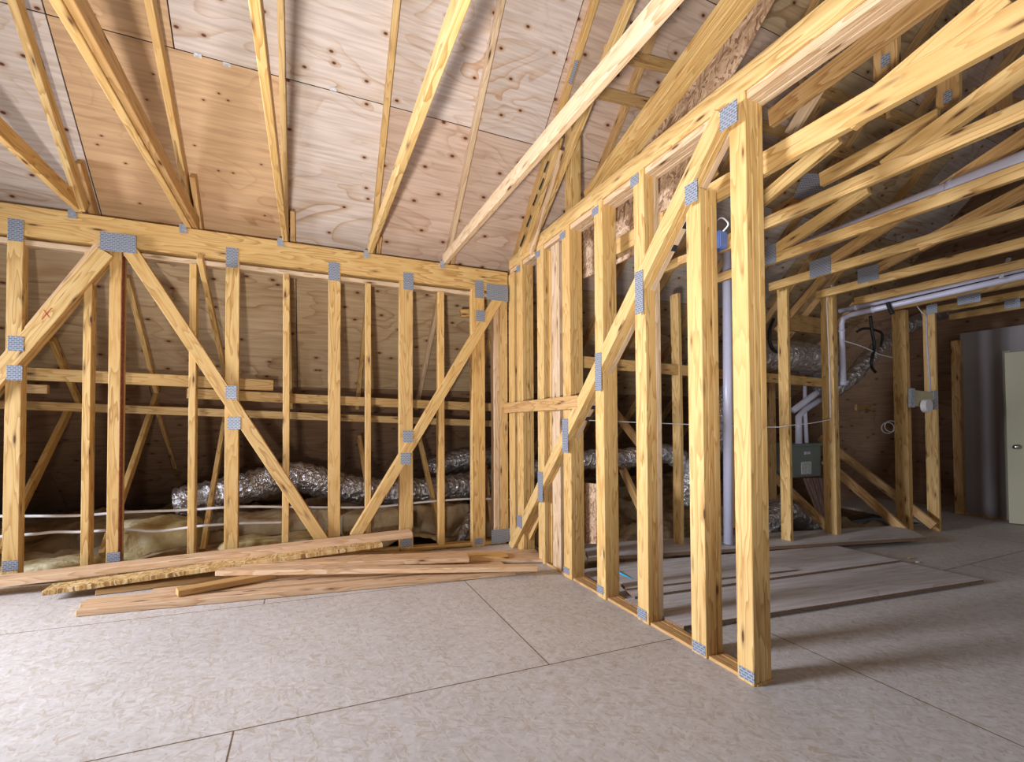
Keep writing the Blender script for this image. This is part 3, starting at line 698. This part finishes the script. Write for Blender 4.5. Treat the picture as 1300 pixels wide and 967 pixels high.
# studs under the joist ends (truss-oriented)
def fstud(px, x, y0, w, lab, plies=2, mt=None, zt=None, z0=0.0):
    return board('knee_stud', (x, y0 + w / 2, z0), (x, y0 + w / 2, zt or JZ0), w, .036, X, mt or PINE, lab, 'stud', 'studs of the far room', plies=plies)
fs = [fstud(0, 2.29, -1.345, .10, 'nearest stud of the far room, in front of the fat foil duct', 1, zt=2.56),
      fstud(0, 2.93, -1.37, .12, 'double stud of the far room with a white cable stapled to it', 2, zt=2.5),
      fstud(0, 4.20, -1.37, .13, 'wide double stud of the far room right of the slimmer duct', 2),
      fstud(0, 4.44, -1.53, .11, 'stud of the far room carrying the grey cable, bracket box beside it', 1)]
x85 = 1.50
wx = on(857, 520, 'y', -.95).x
fs.append(board('knee_stud', (wx, -.95, -.2), (wx, -.95, 2.4), .10, .038, X, PINE, 'wavy-edged stud seen between the third and second truss posts', 'stud', 'studs of the far room', bow=.012))
board('knee_stud', on(931, 670, 'y', -1.12), on(927, 300, 'y', -1.12), .05, .05, Y, PINE, 'amber stud directly behind the white vertical pipe', 'stud', 'studs of the far room')
board('knee_stud', on(983, 640, 'y', -.6), on(981, 482, 'y', -.6), .09, .04, Y, PINE_RED, 'dim short stud behind the nearest far-room stud', 'stud', 'studs of the far room')
# corner post beside the drywall
board('knee_stud', (5.86, -1.12, 0), (5.86, -1.12, 2.25), .09, .038, X, PINE_RED, 'dark amber post at the end of the grey drywall', 'post', plies=2)
# steel plates in the far room
def fplate(par, px, py, w, h, x): plate(par, on(px, py, 'x', x - .002), w, h, (-1, 0, 0))
fplate(fj[0], 915, 308, .001, .001, .262) if False else None
def xp(par, px, py, wpx, hpx, x, roll=0):
    a = on(px - wpx / 2, py, 'x', x); b = on(px + wpx / 2, py, 'x', x); u = on(px, py - hpx / 2, 'x', x); d = on(px, py + hpx / 2, 'x', x)
    plate(par, on(px, py, 'x', x - .003), abs(a.y - b.y), abs(u.z - d.z), (-1, 0, 0), (0, 0, 1), roll)
xp(fj[2], 978, 323, 14, 24, FX[2]); xp(fj[3], 1041, 339, 27, 22, FX[3]); xp(fj[4], 1102, 348, 27, 19, FX[4])
xp(fs[0], 997, 358, 12, 10, 2.29); xp(fs[1], 1054, 368, 12, 11, 2.93)
xp(fj[6], 1230, 379, 30, 12, FX[6]); xp(fj[7], 1285, 385, 20, 12, FX[7]); xp(fj[5], 1183, 392, 14, 12, FX[6])
# web members of the far-room trusses, in their truss planes
G2 = 'truss webs over the far room'
fw = [
    (FX[0], (1075, 152), (1275, -12), .10, PINE, 'pale web rising off the thickest joist to the picture top'),
    (FX[1], (1120, 214), (1330, 62), .095, PINE, 'amber web crossing behind the thickest joist and rising to the picture edge'),
    (1.2, (1040, 228), (1190, 147), .09, PINE, 'level member behind the stained and second joists'),
    (FX[1] + .05, (955, 262), (1062, 172), .085, PINE, 'web running down to the nearest post below the thickest joist'),
    (FX[2], (975, 322), (1100, 238), .085, PINE, 'web rising from the plated joist end beside the nearest post'),
    (1.9, (1195, 240), (1330, 152), .09, PINE_RED, 'web above the big white pipe'),
    (FX[3], (1165, 312), (1330, 226), .085, PINE_RED, 'web below the big white pipe, behind the third far-room joist'),
    (FX[3], (1050, 332), (1160, 262), .08, PINE_RED, 'dim web behind the middle of the big white pipe'),
    (FX[4], (1110, 342), (1240, 272), .075, PINE_RED, 'web rising from the wide plate of the fifth joist'),
    (1.1, (985, 190), (1065, 142), .08, PINE, 'amber member in the gap above the thickest joist'),
    (.9, (1000, 170), (1040, 105), .07, PINE_PALE, 'pale short web high behind the triple top chord'),
    (.5, (975, 150), (1215, -32), .10, PINE_RED, 'dark amber member running just under the triple top chord'),
    (3.4, (1045, 350), (985, 420), .08, PINE_RED, 'dim web behind the nearest far-room stud'),
    (3.8, (1085, 385), (1040, 440), .07, PINE_RED, 'dim short web between the two nearest far-room studs'),
    (.5, (822, 300), (905, 212), .09, PINE, 'member slanting behind the second and third truss posts'),
]
for x, a, b, w, mt, lab in fw: tm('truss_web', x, a, b, w, .04, mt, lab, 'web', G2)
for a, b, yv, lab in [((1020, 104), (1160, 155), -.75, 'purlin crossing under the triple top chord'), ((960, 155), (1100, 200), -.35, 'purlin just right of the nearest post head'),
                      ((1040, 187), (1130, 208), -.2, 'small purlin behind the second far-room joist'), ((1130, 142), (1230, 176), -.6, 'purlin between the first and second far-room joists'),
                      ((1240, 115), (1330, 140), -.8, 'purlin near the picture edge above the second joist')]:
    yv = min(deckpt(*a).y, deckpt(*b).y) - .16; ym('roof_purlin', yv, a, b, .10, .04, PINE_RED, lab, 'purlin', 'purlins on the roof')
for px, p0, p1, xx, lab in [(1123, 95, 42, .9, 'stub post with a blue-grey plate above the first far-room joist'), (1202, 135, 95, 1.6, 'stub post with a dark plate between the far-room joists'), (1266, 158, 120, 2.0, 'stub post beside the picture edge above the second joist')]:
    o = tm('king_post', xx, (px, p0), (px, p1), .11, .04, PINE_RED, lab, 'post', 'stub posts over the far room')
    xp(o, px + 1, (p0 + p1) / 2 + 8, 11, 15, xx)
wpl = tm('truss_web', 2.0, (1085, 208), (980, 272), .09, .04, PINE_RED, 'web with a large ribbed plate between the second and third joists', 'web', G2)
plate(wpl, on(1036, 238, 'x', 1.99), .34, .2, (-1, 0, 0), (0, 0, 1), math.radians(-30))
# rafters over the far room
for i, (x, lab) in enumerate([(.7, 'rafter on the deck above the first far-room joist'), (1.4, 'rafter on the deck above the second far-room joist'), (2.1, 'rafter on the deck above the third far-room joist'),
                              (2.8, 'rafter on the deck above the fourth far-room joist'), (3.5, 'rafter on the deck above the fifth far-room joist'), (4.2, 'rafter on the deck above the wide double stud'), (4.9, 'rafter on the deck near the door wall')]):
    P0 = Vector((x, 2.9, K - 2.9)) - nd * .092; P1 = Vector((x, -3.4, K + 3.4)) - nd * .092
    board('roof_rafter', P0, P1, .04, .09, nd, PINE_RED, lab, 'rafter', 'rafters on the roof deck', bow=0)
# level board behind the truss posts and the far-room studs
ym('horizontal_brace', -1.0, (728, 458), (1050, 486), .095, .038, PINE, 'level board seen through the truss posts, ending at the double far-room stud', 'board')
ym('horizontal_brace', .1, (1088, 517), (1240, 517), .09, .038, PINE_RED, 'short level board in the dark behind the wide double stud', 'board')
ym('horizontal_brace', -.2, (1150, 447), (1225, 459), .08, .038, PINE_RED, 'level board behind the studs close to the drywall', 'board')
ym('horizontal_brace', -.6, (1000, 408), (1050, 415), .2, .04, PINE_RED, 'wide amber board above the fat foil duct', 'board')
# lower webs of the far-room trusses
for x, a, b, lab in [(4.25, (1040, 555), (1185, 668), 'web falling to the floor behind the double stud, upper one'), (3.85, (1045, 584), (1146, 674), 'web falling to the floor behind the double stud, lower one'),
                     (3.25, (955, 580), (1052, 672), 'web falling behind the nearest far-room stud'), (1.38, (775, 565), (830, 688), 'web falling behind the third truss post'),
                     (1.5, (765, 505), (815, 570), 'short dim web high behind the third truss post')]:
    tm('truss_web', x, a, b, .09, .04, PINE_RED, lab, 'web', 'lower webs of the far room')

# ------------------------------------------------------------------ pipes
PXX = 1.60; BR = .058
p0, p1 = on(985, 319, 'x', PXX) - Z * .062, on(1300, 190, 'x', PXX) - Z * .062
bp = empty('pvc_pipe', p0); tag(bp, 'big white plastic pipe running between the second and third far-room joists', 'pipe')
link('pipe_run', tube_bm([p0, p1 + (p1 - p0)], BR, seg=20, sub=1), PVC, bp, smooth=True)
c = p0.lerp(p1, (1207 - 985) / 345 * 1.0 - .06)
# collar where the hanger grips the pipe
t0 = on(1208, 234, 'x', PXX); dv = (p1 - p0).normalized()
tt = (t0 - p0).dot(dv); link('pipe_collar', tube_bm([p0 + dv * (tt - .012), p0 + dv * (tt + .012)], BR + .005, seg=20, sub=1), PVC, bp, smooth=True)
link('hanger', tube_bm([p0 + dv * tt + Vector((-.06, 0, .03)), p0 + dv * tt + Vector((-.07, 0, -.03)), ], .004, seg=8, sub=1), PVC, bp, smooth=True)
# twin small pipes
def pipe(name, pts, r, lab, group, collars=()):
    e = empty(name, pts[0]); tag(e, lab, 'pipe', group)
    link('pipe_run', tube_bm(pts, r, seg=14, sub=1), PVC, e, smooth=True)
    for a, b in collars: link('coupling', tube_bm([a, b], r * 1.25, seg=14, sub=1), PVC, e, smooth=True)
    return e
xa = 3.62
ua, ub = on(1066, 395, 'x', xa), on(1330, 333, 'x', xa)
pipe('pvc_pipe', [ua, ub], .027, 'upper of the twin white pipes under the far-room joists', 'twin white pipes', [(ua.lerp(ub, .10), ua.lerp(ub, .115))])
la, lb = on(1080, 399.5, 'x', xa), on(1330, 343, 'x', xa)
e0 = on(1070.5, 404, 'x', xa); e1 = on(1068.5, 412, 'x', xa); e2 = on(1071, 489, 'x', xa)
lo = pipe('pvc_pipe', [on(1071, 489, 'x', xa), e1, e0, la, lb], .027, 'lower of the twin white pipes, with the elbow dropping beside the double stud', 'twin white pipes', [(la.lerp(lb, .14), la.lerp(lb, .15)), (e1 - Z * .06, e1 - Z * .08), (e2 + Z * .05, e2 - Z * .0)])
# pipe clips
tube('pipe_strap', [on(1127, 384, 'x', xa - .05), on(1130, 392, 'x', xa - .05), on(1133, 398, 'x', xa - .05)], .02, BLACK, 'black strap round the lower twin pipe', 'strap')
ps = board('pipe_strap', on(1281, 327, 'x', xa - .1), on(1270, 354, 'x', xa - .1), .03, .004, X, GALV, 'perforated metal strap hanging the twin pipes near the picture edge', 'strap')
# diagonal vent pipes to the furnace
yv = -.75
pipe('pvc_pipe', [on(1056, 484, 'y', yv), on(1007, 521, 'y', yv)], .035, 'upper slanting white pipe behind the nearest far-room studs', 'white pipes above the furnace')
pipe('pvc_pipe', [on(1056, 497, 'y', yv), on(1020, 521, 'y', yv), on(1014, 529, 'y', yv), on(1014, 563, 'y', yv)], .035, 'white pipe bending down into the top of the furnace', 'white pipes above the furnace')
pipe('pvc_pipe', [on(1022, 490, 'y', yv + .15), on(1022, 520, 'y', yv + .15), on(1024, 562, 'y', yv + .15)], .022, 'thin upright pipe behind the bending pipe above the furnace', 'white pipes above the furnace')
pipe('pvc_pipe', [on(923, 300, 'y', -1.2), on(924.5, 690, 'y', -1.2)], .04, 'upright white pipe between the second post and the nearest post', None)

# ------------------------------------------------------------------ furnace
fc = on(1025, 605, 'y', -.62)
fu = empty('furnace', (fc.x, -.62, fc.z)); tag(fu, 'small grey-green furnace cabinet behind the nearest far-room studs', 'furnace')
wf = on(1043, 590, 'y', -.62).x - on(1007, 590, 'y', -.62).x; hf = on(1025, 563, 'y', -.62).z - fc.z
bm = bmesh.new(); add_box(bm, -wf / 2, wf / 2, 0, .4, 0, hf * .93); bmesh.ops.bevel(bm, geom=bm.edges[:], offset=.008, segments=2, affect='EDGES')
link('cabinet', bm, CABINET, fu, Matrix.Translation((fc.x, -.62, fc.z)))
bm = bmesh.new(); add_box(bm, -wf / 2 - .01, wf / 2 + .01, -.012, .42, hf * .93, hf); link('top_flange', bm, CABINET, fu, Matrix.Translation((fc.x, -.62, fc.z)))
bm = bmesh.new(); add_box(bm, -.05, .05, -.012, .0, hf * .68, hf * .76); link('name_badge', bm, STICKER, fu, Matrix.Translation((fc.x, -.62, fc.z)))
bm = bmesh.new(); add_box(bm, -.11, .07, -.006, .0, hf * .08, hf * .46); link('rating_label', bm, STICKER, fu, Matrix.Translation((fc.x, -.62, fc.z)))
# ribbed panel leaning below the furnace
q = [on(1021, 607, 'y', -.66), on(1052, 607, 'y', -.66), on(1060, 690, 'y', -.9), on(1052, 690, 'y', -.9)]
rp = empty('ribbed_panel', q[0]); tag(rp, 'brown ribbed panel leaning under the furnace', 'panel')
for k in range(9):
    u = k / 8; a = q[0].lerp(q[1], u); b = q[3].lerp(q[2], u)
    M = frame(b, a, Vector((0, -1, 0))); bm = bmesh.new(); add_box(bm, 0, (a - b).length, -.017, .017, -.004, .004 + .006 * (k % 2)); link('rib', bm, RIBBED, rp, M)

# ------------------------------------------------------------------ electrics
jb = on(910, 307, 'x', .55)
e = empty('junction_box', jb); tag(e, 'blue plastic junction box behind the second truss post', 'junction box')
bm = bmesh.new(); add_box(bm, -.03, .04, -.05, .05, -.055, .055); bmesh.ops.bevel(bm, geom=bm.edges[:], offset=.006, segments=2, affect='EDGES'); link('box', bm, BLUEBOX, e, Matrix.Translation(jb))
tube('cable_loop', [jb + Vector((0, .03, .05)), jb + Vector((0, .02, .12)), jb + Vector((0, -.04, .14)), jb + Vector((0, -.09, .08)), jb + Vector((0, -.05, .05))], .005, WHITE_CABLE, parent=e)
bo = board('horizontal_brace', on(860, 331, 'x', .6), on(935, 307, 'x', .6), .06, .035, X, PINE_RED, 'small ledger under the blue junction box', 'board')
xs = 2.925
tube('white_cable', [on(1056, 362, 'x', xs), on(1050, 378, 'x', xs), on(1050, 400, 'x', xs), on(1053, 470, 'x', xs), on(1054, 530, 'x', xs)], .006, WHITE_CABLE, 'white cable stapled down the double far-room stud', 'cable', seg=8)
tube('white_cable', [on(738, 533, 'y', -.9), on(860, 538, 'y', -1.0), on(975, 542, 'y', -1.3), on(1000, 540, 'y', -1.4), on(1030, 537, 'y', -1.4), on(1055, 532, 'y', -1.4)], .004, WHITE_CABLE, 'thin white cable crossing level in front of the nearest far-room stud', 'cable', seg=8)
tube('white_cable', [on(1070, 432, 'y', -1.1), on(1095, 440, 'y', -1.15), on(1118, 450, 'y', -1.15), on(1140, 455, 'y', -1.2)], .006, WHITE_CABLE, 'white cable sagging across in front of the slimmer foil duct', 'cable', seg=8)
tube('grey_cable', [on(1176, 400, 'y', -1.55), on(1177, 440, 'y', -1.55), on(1180, 480, 'y', -1.55), on(1181, 500, 'y', -1.55)], .010, plain('lavender_cable', (.42, .38, .42), .5), 'grey cable running down the bracketed stud into its round box', 'cable', seg=8)
tube('white_cable', [on(1163, 387, 'y', -1.5), on(1175, 400, 'y', -1.55), on(1182, 385, 'y', -1.5)], .005, WHITE_CABLE, 'v-shaped white wire at the head of the bracketed stud', 'cable', seg=8, sub=3)
for k, (px, py) in enumerate([(1127, 543), (1131, 541)]):
    tube('wire_coil', [on(px + 8 * math.sin(a), py + 7 * math.cos(a), 'y', -.9 + .02 * k) for a in [i * math.pi / 5 for i in range(11)]], .006, WHITE_CABLE, ['small coil of wire hanging in the dark, outer loop', 'small coil of wire hanging in the dark, inner loop'][k], 'cable', 'wire coil', seg=6, sub=2)
br = empty('cable_bracket', on(1170, 508, 'y', -1.5)); tag(br, 'beige bracket with a round box spanning two far-room studs', 'bracket')
a, b = on(1155, 505, 'y', -1.50), on(1186, 508, 'y', -1.56)
M = frame(a, b, Vector((0, -1, 0))); bm = bmesh.new(); add_box(bm, 0, (b - a).length, -.085, .085, 0, .02); bmesh.ops.bevel(bm, geom=bm.edges[:], offset=.004, segments=1, affect='EDGES'); link('crossbar', bm, BEIGE, br, M)
for s in (0, 1):
    bm = bmesh.new(); add_box(bm, -.02, .03, -.1, .1, .0, .03); link('end_clip', bm, GALV, br, frame(a.lerp(b, s * .93), b + (b - a), Vector((0, -1, 0))))
c = on(1180, 515, 'y', -1.6); link('round_box', tube_bm([c, c + Vector((0, .05, 0))], .07, seg=18, sub=1), WHITE_CABLE, br, smooth=False)

# ------------------------------------------------------------------ door standing ajar at the far right
dx0 = on(1281, 664, 'z', .012); dl = Vector((5.86, -2.5, .012))
dr = empty('door_1', (dx0.x, dx0.y, .012)); tag(dr, kind='structure')
M = frame(Vector((dx0.x, dx0.y, 1.0)), Vector((dl.x, dl.y, 1.0)), X); M.translation = Vector((dx0.x, dx0.y, 1.005))
bm = bmesh.new(); L = (dl - dx0).length; add_box(bm, 0, L, -.99, .99, 0, .04); bmesh.ops.bevel(bm, geom=bm.edges[:], offset=.003, segments=1, affect='EDGES'); link('door_leaf', bm, DOORPAINT, dr, M)
kc = on(1292, 567, 'x', dx0.x + .01)
link('door_knob', tube_bm([kc, kc - X * .02, kc - X * .03, kc - X * .055, kc - X * .065], .02, seg=14, sub=1, rfun=lambda i, n: [.028, .014, .014, .027, .016][i]), NICKEL, dr, smooth=True)
bm = bmesh.new(); add_box(bm, 5.9, 5.935, -1.62, -1.55, 0, 2.05); tag(link('trim_1', bm, DOORPAINT), kind='structure')

# ------------------------------------------------------------------ lumber pile on the near floor
def pile(name, a, za, b, zb, w, t, mt, lab, cat='board', group='boards of the lumber pile', sk0=0, sk1=0):
    """front top edge seen from pixel a to pixel b at heights za and zb"""
    P0, P1 = on(*a, 'z', za), on(*b, 'z', zb)
    for _ in range(4): P0, P1 = on(*a, 'z', za + fl(P0.x)), on(*b, 'z', zb + fl(P1.x))
    x = (P1 - P0).normalized(); s = Vector((-x.y, x.x, 0)).normalized()
    if s.y < 0: s = -s
    n = x.cross(s); n = n if n.z > 0 else -n
    M = frame(P0, P1, -n); L = (P1 - P0).length; sg = 1 if M.col[1].to_3d().dot(s) > 0 else -1
    Pc0 = P0 + s * w / 2; Pc1 = P1 + s * w / 2
    return board(name, Pc0, Pc1, w, t, -n, mt, lab, cat, group, sk0=sk0, sk1=sk1, bow=0)
pile('lumber_board', (96, 774.5), .040, (655, 724), .040, .10, .038, PINE_NEW, 'front bottom board of the lumber pile, reaching furthest into the floor')
pile('lumber_board', (101, 766.5), .036, (640, 715.5), .034, .10, .038, PINE_NEW, 'board lying flat right behind the front bottom board')
pile('lumber_board', (190, 753.0), .042, (560, 712), .040, .10, .038, PINE_NEW, 'third flat board of the bottom layer, its square end showing')
pile('lumber_board', (121, 748.5), .040, (430, 713), .044, .12, .038, PINE_RED, 'shadowed reddish board at the back of the bottom layer')
pile('lumber_board', (226, 750), .082, (352, 727), .082, .09, .038, PINE_RED, 'short board with an orange edge and square end tucked under the long top board')
pile('lumber_board', (273, 724.5), .122, (683, 719.5), .082, .09, .036, PINE_NEW, 'straight pale board on top, reaching almost to the truss wall')
pile('lumber_board', (306, 717), .118, (596, 708), .098, .19, .038, PINE_NEW, 'wide board with a notched end behind the straight top board', sk1=.0)
pile('lumber_board', (430, 711), .052, (646, 706), .052, .13, .038, PINE, 'yellow-edged board poking out beyond the notched end')
pile('plywood_strip', (400, 716), .03, (690, 710.5), .03, .34, .022, PINE_NEW, 'wide pale sheet strip lying against the far wall under the pile')
pile('lumber_board', (-60, 743.5), .10, (524, 675.5), .235, .15, .048, PINE_NEW, 'long board leaning across the back of the pile with a ragged tip')
pile('osb_strip', (53, 750), .07, (486, 689.5), .185, .15, .032, OSB_EDGE, 'rough-edged OSB strip running below the long leaning board')
# ------------------------------------------------------------------ sheets on the far-room floor
def sheet(name, px4, z, t, mt, lab, group='sheets on the far-room floor'):
    pts = [on(*p, 'z', z) for p in px4]
    o = prism(name, pts, (0, 0, -t), mt); o.data.materials.append(SHEET_EDGE)
    for p in o.data.polygons:
        if abs(p.normal.z) < .5: p.material_index = 1
    return tag(o, lab, 'sheet', group)
sheet('plywood_sheet', ((747, 707.5), (1177, 681.5), (1141, 666.5), (739, 690)), .085, .03, SHEET, 'long narrow sheet lying in front of the far-room studs')
sheet('plywood_sheet', ((806, 757), (1142, 711), (1062, 692.5), (760, 716)), .052, .017, SHEET, 'middle sheet of the far-room floor')
sheet('plywood_strip', ((795, 747), (1012, 722.5), (985, 717), (790, 741)), .066, .013, SHEET, 'narrow strip lying on the middle sheet')
sheet('plywood_sheet', ((868, 794.5), (1249, 735.5), (1143, 712.5), (793, 760)), .034, .02, SHEET, 'nearest sheet on the far-room floor, with a dark shadowed edge')
tube('blue_tape', [on(783, 725, 'z', .055), on(792, 730, 'z', .05), on(803, 736, 'z', .045)], .009, TAPE, 'short turquoise cord on the floor beside the third truss post', 'cord', seg=8)
for k, (px, py, lab) in enumerate([(1027, 762, 'white scrap on the nearest sheet'), (1020, 773, 'curled white scrap at the edge of the nearest sheet'), (1165, 713, 'tiny white scrap beyond the corner of the nearest sheet'), (1155, 708, 'dark chip near the sheet corner')]):
    c = on(px, py, 'z', .025 if k < 1 else .01); bm = bmesh.new()
    bmesh.ops.create_icosphere(bm, subdivisions=1, radius=.02)
    for v in bm.verts: v.co = Vector((v.co.x * 1.5, v.co.y * .8, v.co.z * .3)) + noise.noise_vector(v.co * 40 + Vector((k, 0, 0))) * .005
    tag(link('scrap', bm, SCRAP if k < 3 else PINE_RED, M=Matrix.Translation(c)), lab, 'scrap', 'scraps on the far-room floor')
for px, py, r in [(593, 775, .012), (94, 795, .014), (470, 834, .01), (824, 853, .01)]:
    pass

# ------------------------------------------------------------------ light
def area(name, loc, target, sx, sy, power, col):
    l = bpy.data.lights.new(name, 'AREA'); l.shape = 'RECTANGLE'; l.size = sx; l.size_y = sy; l.energy = power; l.color = col
    o = bpy.data.objects.new(name, l); COL.objects.link(o); o.location = loc
    o.rotation_euler = (Vector(target) - Vector(loc)).to_track_quat('-Z', 'Y').to_euler(); return o
wl_ = area('work_lamp', (-2.2, -4.45, .85), (-1.0, -1.3, 3.9), .13, .13, 88, (1.0, .985, .97)); wl_.data.spread = math.radians(120)
wd_ = area('window_daylight', (-6.2, -1.35, 1.7), (.8, -3.2, .2), 1.0, 1.2, 270, (.80, .86, 1.0)); wd_.data.spread = math.radians(112)
area('room_fill', (-1.5, -8.5, 2.6), (0, -2.5, 0), 3.5, 2.5, 45, (.93, .94, 1.0))  # added fill light behind the camera, evens out the brightness
area('far_room_fill', (3.4, -7.6, 2.3), (3.2, -2.5, 0), 1.6, 1.4, 34, (.92, .95, 1.0))  # added fill light, lifts the far room and its floor
w = bpy.data.worlds.new('world'); SC.world = w; w.use_nodes = True
w.node_tree.nodes['Background'].inputs[0].default_value = (.85, .88, 1.0, 1); w.node_tree.nodes['Background'].inputs[1].default_value = .015
SC.view_settings.view_transform = 'Standard'; SC.view_settings.look = 'None'; SC.view_settings.gamma = 1
SC.view_settings.use_curve_mapping = False; SC.view_settings.exposure = -.04
